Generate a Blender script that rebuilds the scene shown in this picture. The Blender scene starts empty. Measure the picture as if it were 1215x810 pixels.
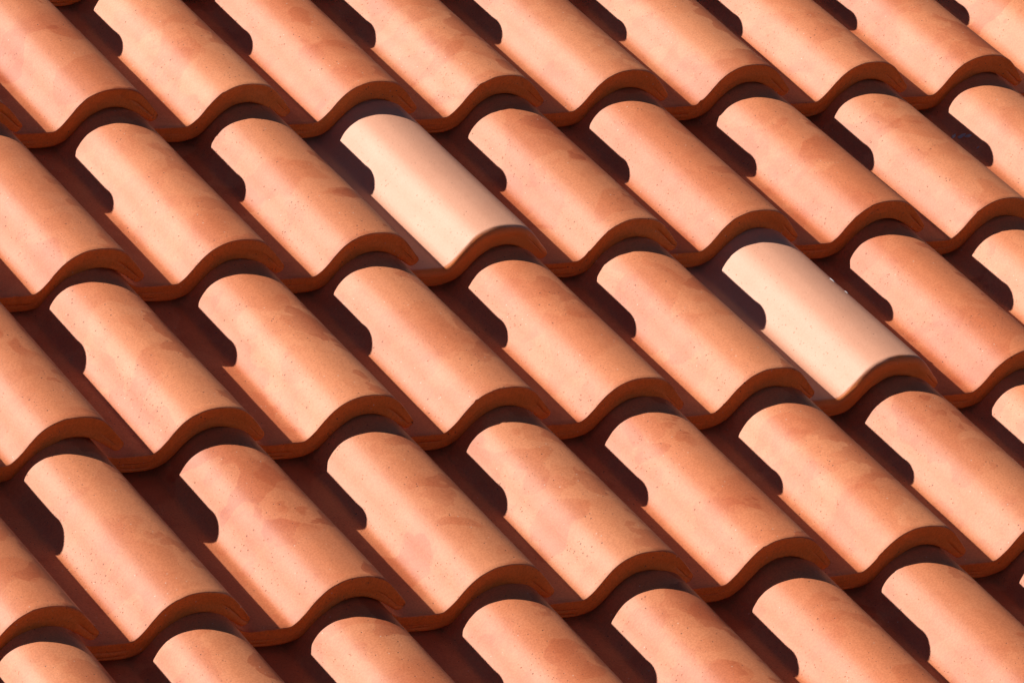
import bpy, math, random
import numpy as np
from mathutils import Matrix, Vector

random.seed(4)
rng = np.random.default_rng(4)
scene = bpy.context.scene

# ------------------------------------------------------------------ measures
W = 0.22                        # cover width of a tile, metres
L = 1.8537                      # exposed length of a tile, in widths
PITCH = math.radians(26.576)    # roof slope
LIFT = 0.152                    # how far each course is lifted by the one below, in widths
ROOF_Z = 4.6                    # height of the middle of the roof

# ------------------------------------------------------------------ camera
# plane coordinates (u along the course, v down the slope, n out of the roof), in widths
cp, sp = math.cos(PITCH), math.sin(PITCH)


def plane_vec(u, v, n):
    return Vector((u, -v * cp - n * sp, -v * sp + n * cp))


CU, CV = 0.3, 1.4333 * L        # lattice point that sits at the world origin
ORIGIN = Vector((0, 0, ROOF_Z))


def plane_point(u, v, n):
    return ORIGIN + W * plane_vec(u - CU, v - CV, n)


cam_data = bpy.data.cameras.new("camera")
cam = bpy.data.objects.new("camera", cam_data)
scene.collection.objects.link(cam)
cx = plane_vec(0.85604, 0.46229, 0.23126)
cy = plane_vec(-0.057607, 0.529923, -0.846087)
cz = plane_vec(0.513684, -0.710965, -0.480268)
M = Matrix((cx, -cy, -cz)).transposed().to_4x4()
M.translation = plane_point(-19.9082, 30.3105, 18.6050)
cam.matrix_world = M
cam_data.sensor_width = 36.0
cam_data.lens = 36.0 * 7200.0 / 1215.0
cam_data.clip_start = 0.5
cam_data.clip_end = 3000.0
scene.camera = cam

# ------------------------------------------------------------------ daylight
SUN_DIR = plane_vec(1.0, 1.22, -0.57).normalized()      # direction the light travels
to_sun = -SUN_DIR
elev = math.asin(to_sun.z)
azim = math.atan2(to_sun.x, to_sun.y)                   # clockwise from +Y

world = bpy.data.worlds.new("World")
scene.world = world
world.use_nodes = True
wn = world.node_tree.nodes
wl = world.node_tree.links
wn.clear()
sky = wn.new("ShaderNodeTexSky")
sky.sky_type = 'NISHITA'
sky.sun_disc = False
sky.sun_elevation = elev
sky.sun_rotation = azim
sky.altitude = 1200
sky.air_density = 0.4
sky.dust_density = 0.4
sky.ozone_density = 2.0
bg = wn.new("ShaderNodeBackground")
bg.inputs['Strength'].default_value = 0.05
wo = wn.new("ShaderNodeOutputWorld")
wl.new(sky.outputs[0], bg.inputs['Color'])
wl.new(bg.outputs[0], wo.inputs['Surface'])

sun_data = bpy.data.lights.new("sun", 'SUN')
sun_data.energy = 5.0
sun_data.angle = math.radians(0.53)
sun_data.color = (1.0, 0.95, 0.88)
sun = bpy.data.objects.new("sun", sun_data)
scene.collection.objects.link(sun)
sun.location = ORIGIN + to_sun * 12
sun.rotation_euler = SUN_DIR.to_track_quat('-Z', 'Y').to_euler()

scene.view_settings.view_transform = 'Standard'
scene.view_settings.look = 'None'
scene.view_settings.exposure = 0.22
scene.view_settings.gamma = 1.0
scene.view_settings.use_curve_mapping = False
scene.render.engine = 'CYCLES'
scene.cycles.max_bounces = 7
scene.cycles.diffuse_bounces = 5


# ------------------------------------------------------------------ materials
def nodes_of(name):
    m = bpy.data.materials.new(name)
    m.use_nodes = True
    nt = m.node_tree
    nt.nodes.clear()
    return m, nt


class NG:
    """small helper for wiring nodes"""

    def __init__(self, nt):
        self.nt = nt

    def node(self, kind, **kw):
        n = self.nt.nodes.new(kind)
        for k, v in kw.items():
            setattr(n, k, v)
        return n

    def link(self, a, b):
        self.nt.links.new(a, b)

    def put(self, sock, v):
        if isinstance(v, bpy.types.NodeSocket):
            self.link(v, sock)
        else:
            sock.default_value = v

    def noise(self, vec, scale, detail=2.0, rough=0.5, distort=0.0, lac=2.0):
        n = self.node("ShaderNodeTexNoise")
        self.link(vec, n.inputs['Vector'])
        n.inputs['Scale'].default_value = scale
        n.inputs['Detail'].default_value = detail
        n.inputs['Roughness'].default_value = rough
        n.inputs['Distortion'].default_value = distort
        return n.outputs['Fac']

    def voro(self, vec, scale, out='Distance', rand=1.0):
        n = self.node("ShaderNodeTexVoronoi")
        self.link(vec, n.inputs['Vector'])
        n.inputs['Scale'].default_value = scale
        n.inputs['Randomness'].default_value = rand
        return n.outputs[out]

    def step(self, fac, a, b, lo=0.0, hi=1.0, smooth=True):
        n = self.node("ShaderNodeMapRange")
        n.interpolation_type = 'SMOOTHSTEP' if smooth else 'LINEAR'
        self.link(fac, n.inputs['Value'])
        n.inputs['From Min'].default_value = a
        n.inputs['From Max'].default_value = b
        n.inputs['To Min'].default_value = lo
        n.inputs['To Max'].default_value = hi
        return n.outputs['Result']

    def math(self, op, a, b=0.0, c=0.0):
        n = self.node("ShaderNodeMath", operation=op)
        self.put(n.inputs[0], a)
        self.put(n.inputs[1], b)
        if len(n.inputs) > 2:
            self.put(n.inputs[2], c)
        return n.outputs[0]

    def mix(self, fac, a, b, blend='MIX'):
        n = self.node("ShaderNodeMix", data_type='RGBA', blend_type=blend)
        self.put(n.inputs[0], fac)
        for s, v in ((n.inputs[6], a), (n.inputs[7], b)):
            if isinstance(v, bpy.types.NodeSocket):
                self.link(v, s)
            else:
                s.default_value = (*v, 1.0)
        return n.outputs[2]

    def vadd(self, a, b):
        n = self.node("ShaderNodeVectorMath", operation='ADD')
        self.put(n.inputs[0], a)
        self.put(n.inputs[1], b)
        return n.outputs[0]

    def vscale(self, a, sc):
        n = self.node("ShaderNodeVectorMath", operation='MULTIPLY')
        self.put(n.inputs[0], a)
        n.inputs[1].default_value = sc
        return n.outputs[0]


def clay_material(name):
    """fired clay; each tile brings its own tone (object colour) and its own grain (object random)"""
    m, nt = nodes_of(name)
    g = NG(nt)
    tc = g.node("ShaderNodeTexCoord")
    oi = g.node("ShaderNodeObjectInfo")
    rnd = oi.outputs['Random']
    comb = g.node("ShaderNodeCombineXYZ")
    g.link(g.math('MULTIPLY', rnd, 91.0), comb.inputs[0])
    g.link(g.math('MULTIPLY', rnd, 57.0), comb.inputs[1])
    g.link(g.math('MULTIPLY', rnd, 33.0), comb.inputs[2])
    q = g.vscale(tc.outputs['Object'], (1 / W, 1 / W, 1 / W))
    p = g.vadd(q, comb.outputs[0])
    tone = oi.outputs['Color']
    plain = g.math('SUBTRACT', 1.0, oi.outputs['Alpha'])    # 1 on the even pale tiles, 0 elsewhere
    worn = oi.outputs['Alpha']

    # firing clouds and water marks
    soft = g.step(g.noise(p, 1.7, 3, 0.5), 0.30, 0.72)
    wv = g.noise(p, 2.1, 2.5, 0.45, 0.25)
    blotch = g.step(wv, 0.53, 0.552)
    blotch = g.math('MULTIPLY', blotch, g.step(g.noise(g.vadd(p, (7.3, 1.1, 4.2)), 1.3, 1), 0.42, 0.60))
    wv2 = g.noise(g.vadd(p, (3.7, 9.1, 2.2)), 3.3, 2.0, 0.45, 0.3)
    blotch2 = g.step(wv2, 0.56, 0.58)
    wv3 = g.noise(g.vadd(p, (13.7, 4.1, 8.2)), 1.15, 3.0, 0.45, 0.3)
    blotch3 = g.step(wv3, 0.54, 0.558)
    # smooth film left by the slip: a crisp irregular border, mostly along the two flanks, bare sandy clay between
    sep = g.node("ShaderNodeSeparateXYZ")
    g.link(q, sep.inputs[0])
    off = g.math('ABSOLUTE', g.math('SUBTRACT', sep.outputs[0], g.math('ADD', 0.26, g.math('MULTIPLY', rnd, 0.14))))
    fn = g.math('ADD', g.noise(g.vadd(p, (2.2, 5.5, 9.9)), 2.3, 4, 0.5, 0.15), g.math('MULTIPLY', off, 0.42))
    rnd2 = g.math('FRACT', g.math('MULTIPLY', rnd, 17.31))
    fn = g.math('SUBTRACT', fn, g.math('MULTIPLY', rnd2, 0.09))
    film = g.math('MULTIPLY', g.step(fn, 0.575, 0.590), worn)
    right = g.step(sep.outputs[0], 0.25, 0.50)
    rnd3 = g.math('FRACT', g.math('MULTIPLY', rnd, 41.77))
    # efflorescence: pale pinkish bloom, powdery
    bloom = g.step(g.noise(g.vadd(p, (21.0, 3.0, 5.0)), 1.5, 5, 0.62), 0.50, 0.78)
    # swept smears running along the tile
    sm = g.noise(g.vscale(p, (5.0, 1.1, 5.0)), 1.2, 3, 0.55, 0.5)
    smear = g.step(sm, 0.50, 0.74)
    grain = g.noise(p, 70, 2, 0.7)
    mott = g.noise(p, 14, 4, 0.65)

    at = g.node("ShaderNodeAttribute")
    at.attribute_name = "bare"
    bare = at.outputs['Fac']                                # 1 on the cut end face, 0 on the finished skin
    col = tone
    col = g.mix(g.math('MULTIPLY', g.step(mott, 0.3, 0.7), 0.16), col, (0.84, 0.80, 0.78), 'MULTIPLY')
    col = g.mix(g.math('MULTIPLY', g.math('MULTIPLY', soft, worn), 0.20), col, (0.90, 0.78, 0.70), 'MULTIPLY')
    col = g.mix(g.math('MULTIPLY', g.math('MULTIPLY', bloom, worn), 0.05), col, (0.66, 0.45, 0.37))
    col = g.mix(g.math('MULTIPLY', g.math('MULTIPLY', blotch3, worn), g.math('ADD', 0.2, g.math('MULTIPLY', rnd3, 0.6))), col, (0.90, 0.76, 0.68), 'MULTIPLY')
    col = g.mix(g.math('MULTIPLY', g.math('MULTIPLY', blotch, worn), g.math('ADD', 0.35, g.math('MULTIPLY', rnd2, 0.6))), col, (0.86, 0.70, 0.62), 'MULTIPLY')
    col = g.mix(g.math('MULTIPLY', g.math('MULTIPLY', blotch2, worn), 0.35), col, (0.91, 0.80, 0.74), 'MULTIPLY')
    col = g.mix(g.math('MULTIPLY', g.math('MULTIPLY', smear, worn), 0.05), col, (0.62, 0.36, 0.24))
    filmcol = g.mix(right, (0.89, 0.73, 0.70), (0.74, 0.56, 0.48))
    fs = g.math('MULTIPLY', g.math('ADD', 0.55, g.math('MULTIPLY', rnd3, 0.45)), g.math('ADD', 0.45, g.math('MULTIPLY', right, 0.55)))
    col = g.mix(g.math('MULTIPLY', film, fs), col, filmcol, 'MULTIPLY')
    raw_bounce = g.mix(g.math('MULTIPLY', g.step(mott, 0.3, 0.7), 0.3), (0.90, 0.225, 0.036), (0.80, 0.180, 0.028))  # cut clay, redder than the tile tone: bounce light painted into the colour
    col = g.mix(bare, col, raw_bounce)
    # grit: dark pores and pale grains
    pore = g.voro(p, 17)
    poremask = g.step(g.noise(g.vadd(p, (2.0, 8.0, 1.0)), 3.5, 2), 0.45, 0.58)
    pores = g.math('MULTIPLY', g.step(pore, 0.07, 0.11, 1.0, 0.0), poremask)
    pore2 = g.voro(g.vadd(p, (5.0, 5.0, 5.0)), 33)
    pores2 = g.math('MULTIPLY', g.step(pore2, 0.07, 0.13, 1.0, 0.0),
                    g.step(g.noise(g.vadd(p, (6.0, 2.0, 9.0)), 3.0, 2), 0.45, 0.56))
    allp = g.math('MAXIMUM', pores, pores2)
    chip = g.voro(g.vadd(p, (1.0, 4.0, 7.0)), 15)
    chips = g.math('MULTIPLY', g.step(chip, 0.05, 0.09, 1.0, 0.0),
                   g.step(g.noise(g.vadd(p, (4.0, 4.0, 3.0)), 4.0, 2), 0.47, 0.58))
    amt = g.math('ADD', g.math('MULTIPLY', worn, 0.75), 0.2)
    col = g.mix(g.math('MULTIPLY', g.math('MULTIPLY', allp, amt), 0.8), col, (0.17, 0.06, 0.035))
    col = g.mix(g.math('MULTIPLY', g.math('MULTIPLY', chips, amt), 0.7), col, (0.80, 0.60, 0.47))
    col = g.mix(g.math('MULTIPLY', g.step(grain, 0.40, 0.62), g.math('ADD', 0.2, g.math('MULTIPLY', worn, 0.5))), col, (0.82, 0.77, 0.73), 'MULTIPLY')

    bsdf = g.node("ShaderNodeBsdfPrincipled")
    g.link(col, bsdf.inputs['Base Color'])
    g.link(g.step(g.noise(p, 4, 3), 0.3, 0.7, 0.56, 0.58), bsdf.inputs['Roughness'])
    bsdf.inputs['Specular IOR Level'].default_value = 0.46
    bsdf.inputs['Diffuse Roughness'].default_value = 0.0

    h = g.math('MULTIPLY', grain, 0.35)
    h = g.math('ADD', h, g.math('MULTIPLY', g.noise(p, 11, 3, 0.6), 0.35))
    h = g.math('SUBTRACT', h, g.math('MULTIPLY', allp, 1.6))
    uv = g.node("ShaderNodeUVMap")
    uv.uv_map = "uv"
    uvs = g.node("ShaderNodeSeparateXYZ")
    g.link(uv.outputs[0], uvs.inputs[0])
    st = g.vadd(g.vscale(uv.outputs[0], (3.0, 14.0, 1.0)), comb.outputs[0])
    h = g.math('ADD', h, g.math('MULTIPLY', g.math('MULTIPLY', g.noise(st, 1.0, 5, 0.7), 2.0), g.math('MULTIPLY', bare, g.step(uvs.outputs[0], 0.85, 1.05, 1.0, 0.05))))
    bump = g.node("ShaderNodeBump")
    bump.inputs['Strength'].default_value = 0.46
    bump.inputs['Distance'].default_value = 0.0012
    g.link(h, bump.inputs['Height'])
    g.link(bump.outputs[0], bsdf.inputs['Normal'])
    out = g.node("ShaderNodeOutputMaterial")
    g.link(bsdf.outputs[0], out.inputs['Surface'])
    return m


def simple_material(name, c1, c2, scale, rough=0.9):
    m, nt = nodes_of(name)
    g = NG(nt)
    tc = g.node("ShaderNodeTexCoord")
    f = g.noise(tc.outputs['Object'], scale, 5, 0.6)
    bsdf = g.node("ShaderNodeBsdfPrincipled")
    g.link(g.mix(g.step(f, 0.3, 0.7), c1, c2), bsdf.inputs['Base Color'])
    bsdf.inputs['Roughness'].default_value = rough
    out = g.node("ShaderNodeOutputMaterial")
    g.link(bsdf.outputs[0], out.inputs['Surface'])
    return m


CLAY = clay_material("fired_clay")
DROPPING = simple_material("dried_dropping", (0.60, 0.57, 0.57), (0.42, 0.40, 0.42), 400)  # bird droppings dried on the tiles
FELT = simple_material("roofing_felt", (0.030, 0.026, 0.024), (0.05, 0.042, 0.038), 40)

# ------------------------------------------------------------------ the tile's section, in widths
OUTER = [(-.43, .040), (-.37, .022), (-.31, -.006), (-.25, -.013), (-.17, -.013), (-.09, -.012), (-.035, -.011),
         (-.008, -.006), (.012, .009), (.036, .034), (.070, .082), (.105, .140), (.14, .189), (.185, .234), (.235, .265), (.29, .287),
         (.35, .297), (.41, .298), (.475, .291), (.536, .271), (.588, .239), (.648, .182), (.702, .124), (.728, .099),
         (.736, .082), (.730, .066)]
INNER = [(-.43, -.07), (-.37, -.095), (-.31, -.112), (-.25, -.122), (-.17, -.127), (-.09, -.128), (-.03, -.124),
         (.035, -.108), (.09, -.078), (.135, -.026), (.175, .033), (.225, .090), (.29, .136), (.35, .156), (.41, .159),
         (.475, .147), (.545, .117), (.62, .074), (.665, .046), (.690, .035), (.715, .044), (.730, .066)]


def spline(pts, n):
    P = np.array(pts, float)
    Q = np.vstack([2 * P[0] - P[1], P, 2 * P[-1] - P[-2]])
    out = []
    for k in range(1, len(Q) - 2):
        p0, p1, p2, p3 = Q[k - 1:k + 3]
        for t in np.linspace(0, 1, 24, endpoint=False):
            out.append(0.5 * (2 * p1 + (p2 - p0) * t + (2 * p0 - 5 * p1 + 4 * p2 - p3) * t ** 2 +
                              (3 * p1 - p0 - 3 * p2 + p3) * t ** 3))
    out.append(P[-1])
    out = np.array(out)
    d = np.r_[0, np.cumsum(np.linalg.norm(np.diff(out, axis=0), axis=1))]
    s = np.linspace(0, d[-1], n)
    return np.c_[np.interp(s, d, out[:, 0]), np.interp(s, d, out[:, 1])]


NS = 84
O = spline(OUTER, NS)
I = spline(INNER, NS)
LEN = L + 0.24


def wave_noise(x, y, seed, base=1.0, octs=4):
    """smooth field from a handful of sines"""
    r = np.random.default_rng(seed)
    v = 0
    for o in range(octs):
        for _ in range(4):
            a = r.uniform(0, 2 * math.pi)
            f = base * 2 ** o * r.uniform(.7, 1.4)
            v = v + math.pow(.55, o) * np.sin(f * (x * math.cos(a) + y * math.sin(a)) + r.uniform(0, 6.28))
    return v / 6


TOP_Y = [LEN, LEN - .12, L + .02, L - .1, L - .22, 1.45, 1.25, 1.05, .85, .68, .52, .38, .27, .18, .12, .08, .055]


def tile_mesh(name, seed, edge_r):
    """one S-tile: closed sheet swept along its length, rounded front edge, torn layers in the end face"""
    r = np.random.default_rng(seed)
    taus, ys, slot = [], [], []
    thick = 0.125
    for y in TOP_Y:
        if y > edge_r + .008:
            ys.append(y), taus.append(0.0), slot.append(0)
    for a in np.linspace(0, math.pi / 2, 7):
        ys.append(edge_r * (1 - math.sin(a)))
        taus.append(edge_r * (1 - math.cos(a)) / thick)
        slot.append(0 if (a < 1.2 or edge_r > .02) else 1)
    t0 = taus[-1]
    cracks = sorted([r.uniform(.40, .60), r.uniform(.74, .88)])
    inner_t = list(np.linspace(t0 + .08, .93, 7))
    lev = []
    for t in inner_t:
        if all(abs(t - c) > .05 for c in cracks):
            lev.append((t, None))
    for ci, c in enumerate(cracks):
        lev += [(c - .010, None), (c, ci), (c + .010, None)]
    lev.sort(key=lambda q: q[0])
    crack_row = {}
    for t, ci in lev:
        if ci is not None:
            crack_row[len(ys)] = ci
        ys.append(0.0), taus.append(t), slot.append(1)
    rows_face_end = len(ys)
    for y, t in ((.004, .985), (.012, 1.0), (.03, 1.0), (.08, 1.0), (.3, 1.0), (.8, 1.0), (1.3, 1.0), (LEN, 1.0)):
        ys.append(y), taus.append(t), slot.append(1 if y < .02 else 0)
    K = len(ys)
    ys = np.array(ys)
    taus = np.array(taus)
    s = np.linspace(0, 1, NS)
    P = O[None] * (1 - taus[:, None, None]) + I[None] * taus[:, None, None]     # K, NS, 2
    Y = np.repeat(ys[:, None], NS, 1)
    # torn layers of the extruded clay: deep towards the tip and under the pan, wandering through the thickness
    for row, ci in crack_row.items():
        d = np.zeros(NS)
        if ci == 0:                      # one slit from mid-barrel out to the tip
            a = r.uniform(.78, .88)
            d += np.clip((s - a) / .10, 0, 1) * np.clip((.99 - s) / .015, 0, 1) * (r.uniform(.6, 1.0) if ci == 0 else .35)
        b = r.uniform(.22, .34)
        d += np.clip((b - s) / .06, 0, 1) * r.uniform(.15, .7)
        d *= .55 + .45 * np.clip(wave_noise(s * 9, s * 0 + ci * 5, seed + 17 + ci, 1.0) + .6, 0, 1)
        Y[row] += .05 * d
        wob = .05 * wave_noise(s * 6, s * 0 + ci, seed + 3 + ci, 1.0)
        for rr in (row - 1, row, row + 1):
            tt = np.clip(taus[rr] + wob, 0.05, .97)
            P[rr] = O * (1 - tt[:, None]) + I * tt[:, None]
    # the face is not quite flat, the arris is nibbled
    face = (ys <= .02)
    SS, TT = np.meshgrid(s, taus)
    Y += np.where(face[:, None], .006 * wave_noise(SS * 14, TT * 5, seed + 5, 1.2), 0)
    nib = np.clip(wave_noise(SS * 60, TT * 2, seed + 6, 1.0) - .36, 0, 1)
    Y += np.where((ys < .03)[:, None] & (TT < .4), (.022 if edge_r < .02 else .012) * nib, 0)
    # burr raised along the front edge, slight bow of the whole tile
    burr = (.0055 if edge_r < .02 else 0) * np.exp(-((ys - edge_r - .010) / .016) ** 2) * (taus < .3)
    amp = .004 * wave_noise(P[..., 0] * 2.2, Y * 1.6, seed, 1.0) + .0012 * wave_noise(P[..., 0] * 9, Y * 6, seed + 1, 1.0)
    X = P[..., 0].copy()
    Z = P[..., 1].copy()
    rise = np.gradient(O[:, 1]); run = np.gradient(O[:, 0])
    nl = np.hypot(rise, run)
    nx, nz = -rise / nl, run / nl
    d = (amp + burr[:, None]) * np.clip((.99 - SS) / .05, 0, 1)
    X += nx[None] * d
    Z += nz[None] * d
    # the barrel narrows a little towards its head so the courses nest
    k = Y / L
    wl_ = np.interp(X, [-.43, -.2, 0, .25, .60, .75], [.0, .025, .035, .035, .02, .015])
    X += k * wl_
    # how far the raw clay and its painted bounce show: the end face, and on a blunt edge the rubbed arris
    edge = np.clip((TT - (.02 if edge_r < .02 else .015) + .05 * wave_noise(SS * 22, TT * 8, seed + 8, 1.0) * (edge_r > .02)) /
                   (.02 if edge_r < .02 else .06), 0, 1)
    if edge_r > .02:
        edge = np.maximum(edge, np.clip((edge_r * (1.0 + .2 * wave_noise(SS * 22, TT * 8, seed + 8, 1.0)) - Y - Z * LIFT / L) /
                                        (edge_r * .35), 0, 1))
    bare = edge * (Y + Z * LIFT / L < .06)
    Y -= Z * LIFT / L                                       # the end is cut square to the roof, not to the tile
    V = np.stack([X, Y, Z], -1).reshape(-1, 3) * W
    faces, mats, uvs = [], [], []
    idx = lambda a, b: a * NS + b
    arc = np.r_[0, np.cumsum(np.linalg.norm(np.diff(O, axis=0), axis=1))]
    for a in range(K - 1):
        mt = max(slot[a], slot[a + 1]) if (slot[a] != slot[a + 1]) else slot[a]
        for b in range(NS - 1):
            faces.append((idx(a, b), idx(a, b + 1), idx(a + 1, b + 1), idx(a + 1, b)))
            mats.append(mt)
    # head end (under the next course) and the pan's long edge
    tops = [a for a in range(K) if taus[a] == 0.0]
    for b in range(NS - 1):
        faces.append((idx(K - 1, b), idx(K - 1, b + 1), idx(0, b + 1), idx(0, b)))
        mats.append(0)
    loop = [idx(a, 0) for a in range(K)]
    faces.append(tuple(loop))
    mats.append(0)
    me = bpy.data.meshes.new(name)
    me.from_pydata(V.tolist(), [], faces)
    uvl = me.uv_layers.new(name="uv")
    vi = np.zeros(len(me.loops), int)
    me.loops.foreach_get('vertex_index', vi)
    U = np.stack([arc[vi % NS], taus[vi // NS]], -1)
    uvl.data.foreach_set('uv', U.ravel().astype(np.float32))
    me.materials.append(CLAY)
    at = me.attributes.new("bare", 'FLOAT', 'POINT')
    at.data.foreach_set('value', bare.ravel().astype(np.float32))
    me.polygons.foreach_set('use_smooth', [True] * len(mats))
    me.update()
    return me


# ------------------------------------------------------------------ the roof
def link(o, parent=None):
    scene.collection.objects.link(o)
    if parent:
        o.parent = parent
    return o


def box_mesh(name, x0, x1, y0, y1, z0, z1, mat):
    v = [(x, y, z) for z in (z0, z1) for y in (y0, y1) for x in (x0, x1)]
    f = [(0, 2, 3, 1), (4, 5, 7, 6), (0, 1, 5, 4), (2, 6, 7, 3), (0, 4, 6, 2), (1, 3, 7, 5)]
    me = bpy.data.meshes.new(name)
    me.from_pydata(v, [], f)
    me.materials.append(mat)
    return me


roof = bpy.data.objects.new("roof", None)
roof['label'] = "sunlit terracotta roof of overlapping S-shaped clay tiles"
roof['category'] = "roof"
roof['kind'] = "thing"
roof.empty_display_size = 0.2
roof.location = plane_point(0, 0, 0)
roof.rotation_euler = (PITCH, 0, 0)
link(roof)
bpy.context.view_layer.update()


def to_pixel(u, v, n):
    p = cam.matrix_world.inverted() @ plane_point(u, v, n)
    return 607.5 + 7200 * p.x / -p.z, 405 - 7200 * p.y / -p.z


# small differences in how the tiles were laid, as (sideways, downslope) shares of the spacing
LAID = {(-2, 0): (0.0242, -0.025), (-1, 0): (0.0135, -0.017), (0, 0): (-0.0216, -0.003), (1, 0): (-0.0127, -0.0018),
        (2, 0): (0.0023, -0.0058), (3, 0): (0.0062, -0.0077), (4, 0): (-0.0029, 0.0106), (5, 0): (0.0125, -0.0055),
        (-3, 1): (0.01, 0.0154), (-2, 1): (0.023, 0.0066), (-1, 1): (0.0113, 0.0096), (0, 1): (-0.0172, 0.0178),
        (1, 1): (-0.0081, 0.0137), (2, 1): (-0.03, -0.0017), (3, 1): (0.0153, -0.0071), (4, 1): (-0.017, 0.012),
        (-3, 2): (-0.0268, 0.0013), (-2, 2): (0.0202, -0.0031), (-1, 2): (0.0008, 0.0089), (0, 2): (-0.0117, 0.0074),
        (1, 2): (-0.0134, 0.0085), (2, 2): (-0.0223, -0.0095), (3, 2): (0.0091, 0.0011), (-4, 3): (-0.0336, -0.0041),
        (-3, 3): (-0.0005, -0.0012), (-2, 3): (0.0186, 0.0015), (-1, 3): (0.0093, -0.0036), (0, 3): (0.0084, -0.0084),
        (1, 3): (0.0235, -0.0079), (2, 3): (0.0091, -0.0029),
        (-3, -1): (0.0, -0.03), (-2, -1): (0.0, -0.055), (-1, -1): (0.0, -0.01), (0, -1): (0.0, -0.045),
        (1, -1): (0.0, -0.045), (2, -1): (0.0, -0.015), (3, -1): (0.0, -0.012), (4, -1): (0.0, -0.045),
        (5, -1): (0.0, -0.055), (-5, 4): (-0.075, 0.0), (-4, 4): (-0.055, 0.0), (-3, 4): (-0.015, 0.0),
        (-2, 4): (-0.005, 0.0), (-1, 4): (0.025, 0.0), (0, 4): (0.04, 0.0)}
RAISED = {(-5, 4): .010, (-4, 4): .012, (-3, 4): .010, (-2, 4): .014}

CLAY_TONE = np.array((0.79, 0.272, 0.116))
PALE_TONE = np.array((0.81, 0.39, 0.245))
PALE = {(0, 1), (2, 2)}
FIRED = {(-2, 0): .8, (-1, 0): -.7, (0, 0): 1.0, (1, 0): -.3, (2, 0): -.3, (3, 0): -.7, (4, 0): .1, (5, 0): .1, (6, 0): -.7,
         (-3, 1): .7, (-2, 1): .1, (-1, 1): .2, (1, 1): .3, (2, 1): 1.0, (3, 1): .3, (4, 1): -.1,
         (-4, 2): .6, (-3, 2): -.1, (-2, 2): -.3, (-1, 2): 0, (0, 2): .2, (1, 2): -.1, (3, 2): 1.1, (4, 2): -.2,
         (-5, 3): .8, (-4, 3): .1, (-3, 3): .9, (-2, 3): 0, (-1, 3): -.3, (0, 3): .7, (1, 3): -.3, (2, 3): 0,
         (-4, 4): 0, (-3, 4): 0, (-2, 4): .8, (-1, 4): .3, (0, 4): .9, (1, 4): .5}   # tiles fired visibly redder (+) or lighter (-) than the rest



def splash(tile, drops, seed):
    """dried splash of bird dropping lying on a tile's skin: thin raised blobs that follow the section; x, y in widths"""
    r = np.random.default_rng(seed)
    verts, faces = [], []
    for x, y, ln, wd, ang in drops:
        base = len(verts)
        n = 12
        for ring, (k, h) in enumerate(((1.0, .002), (.6, .007))):
            for a in range(n):
                t = 2 * math.pi * a / n
                jit = r.uniform(.75, 1.2)
                lx, ly = ln * k * jit * math.cos(t), wd * k * jit * math.sin(t)
                px_, py_ = x + lx * math.cos(ang) - ly * math.sin(ang), y + lx * math.sin(ang) + ly * math.cos(ang)
                sh = py_ / L * float(np.interp(px_, [-.43, -.2, 0, .25, .60, .75], [.0, .025, .035, .035, .02, .015]))
                z = float(np.interp(px_ - sh, O[:70, 0], O[:70, 1])) + h
                verts.append((px_ * W, (py_ - z * LIFT / L) * W, z * W))
        for a in range(n):
            b = (a + 1) % n
            faces.append((base + a, base + b, base + n + b, base + n + a))
        faces.append(tuple(base + n + a for a in range(n)))
    me = bpy.data.meshes.new("dropping_splash")
    me.from_pydata(verts, [], faces)
    me.materials.append(DROPPING)
    me.polygons.foreach_set('use_smooth', [True] * len(faces))
    o = bpy.data.objects.new("dropping_splash", me)
    o['kind'] = 'stuff'
    link(o, tile)


SPLASHES = {(5, 1): [(.000, .81 * L, .036, .012, .7), (.040, .79 * L, .028, .018, -.5), (.062, .765 * L, .024, .010, -1.1),
                     (.045, .68 * L, .010, .006, 0), (-.065, .415 * L, .018, .008, -1.0), (-.060, .385 * L, .016, .007, -.9)],
            (2, 2): [(.535, .60 * L, .006, .034, .1), (.545, .51 * L, .005, .022, .1)]}

n_tile = 0
for j in range(-3, 7):
    for i in range(-9, 9):
        px = [to_pixel(i + a, (j - b) * L, c) for a in (-.3, .74) for b in (0, 1) for c in (0, .3)]
        x0, x1 = min(q[0] for q in px), max(q[0] for q in px)
        y0, y1 = min(q[1] for q in px), max(q[1] for q in px)
        if x1 < -170 or x0 > 1215 + 170 or y1 < -120 or y0 > 810 + 120:
            continue
        du, dv = LAID.get((i, j), (random.uniform(-.02, .02), random.uniform(-.01, .01)))
        pale = (i, j) in PALE
        me = tile_mesh("roof_tile", 1000 + 37 * i + 501 * j, 0.045 if pale else random.uniform(.003, .006))
        t = bpy.data.objects.new("roof_tile", me)
        t.location = ((i + du) * W, -(j + dv) * L * W, (RAISED.get((i, j), 0) + random.uniform(-.004, .004)) * W)
        t.rotation_euler = (-math.atan(LIFT / L) + random.uniform(-.004, .004), random.uniform(-.010, .010),
                            random.uniform(-.008, .008))
        if pale:
            c = PALE_TONE
            t['label'] = "pale cream clay tile, smoother and lighter than the orange tiles"
        else:
            red = FIRED.get((i, j), random.uniform(-1, 1) * .6)
            c = CLAY_TONE * np.array((1 - .05 * red, 1 - .13 * red, 1 - .17 * red)) * random.uniform(.95, 1.05)
        t.color = (*[float(q) for q in c], 0.12 if pale else 1.0)
        link(t, roof)
        if (i, j) in SPLASHES:
            splash(t, SPLASHES[(i, j)], 5 + i)
        n_tile += 1
print("tiles", n_tile)

deck = bpy.data.objects.new("roof_deck", box_mesh("roof_deck", -10 * W, 10 * W, -8 * L * W, 5 * L * W,
                                                  -.48 * W, -.36 * W, FELT))
link(deck, roof)
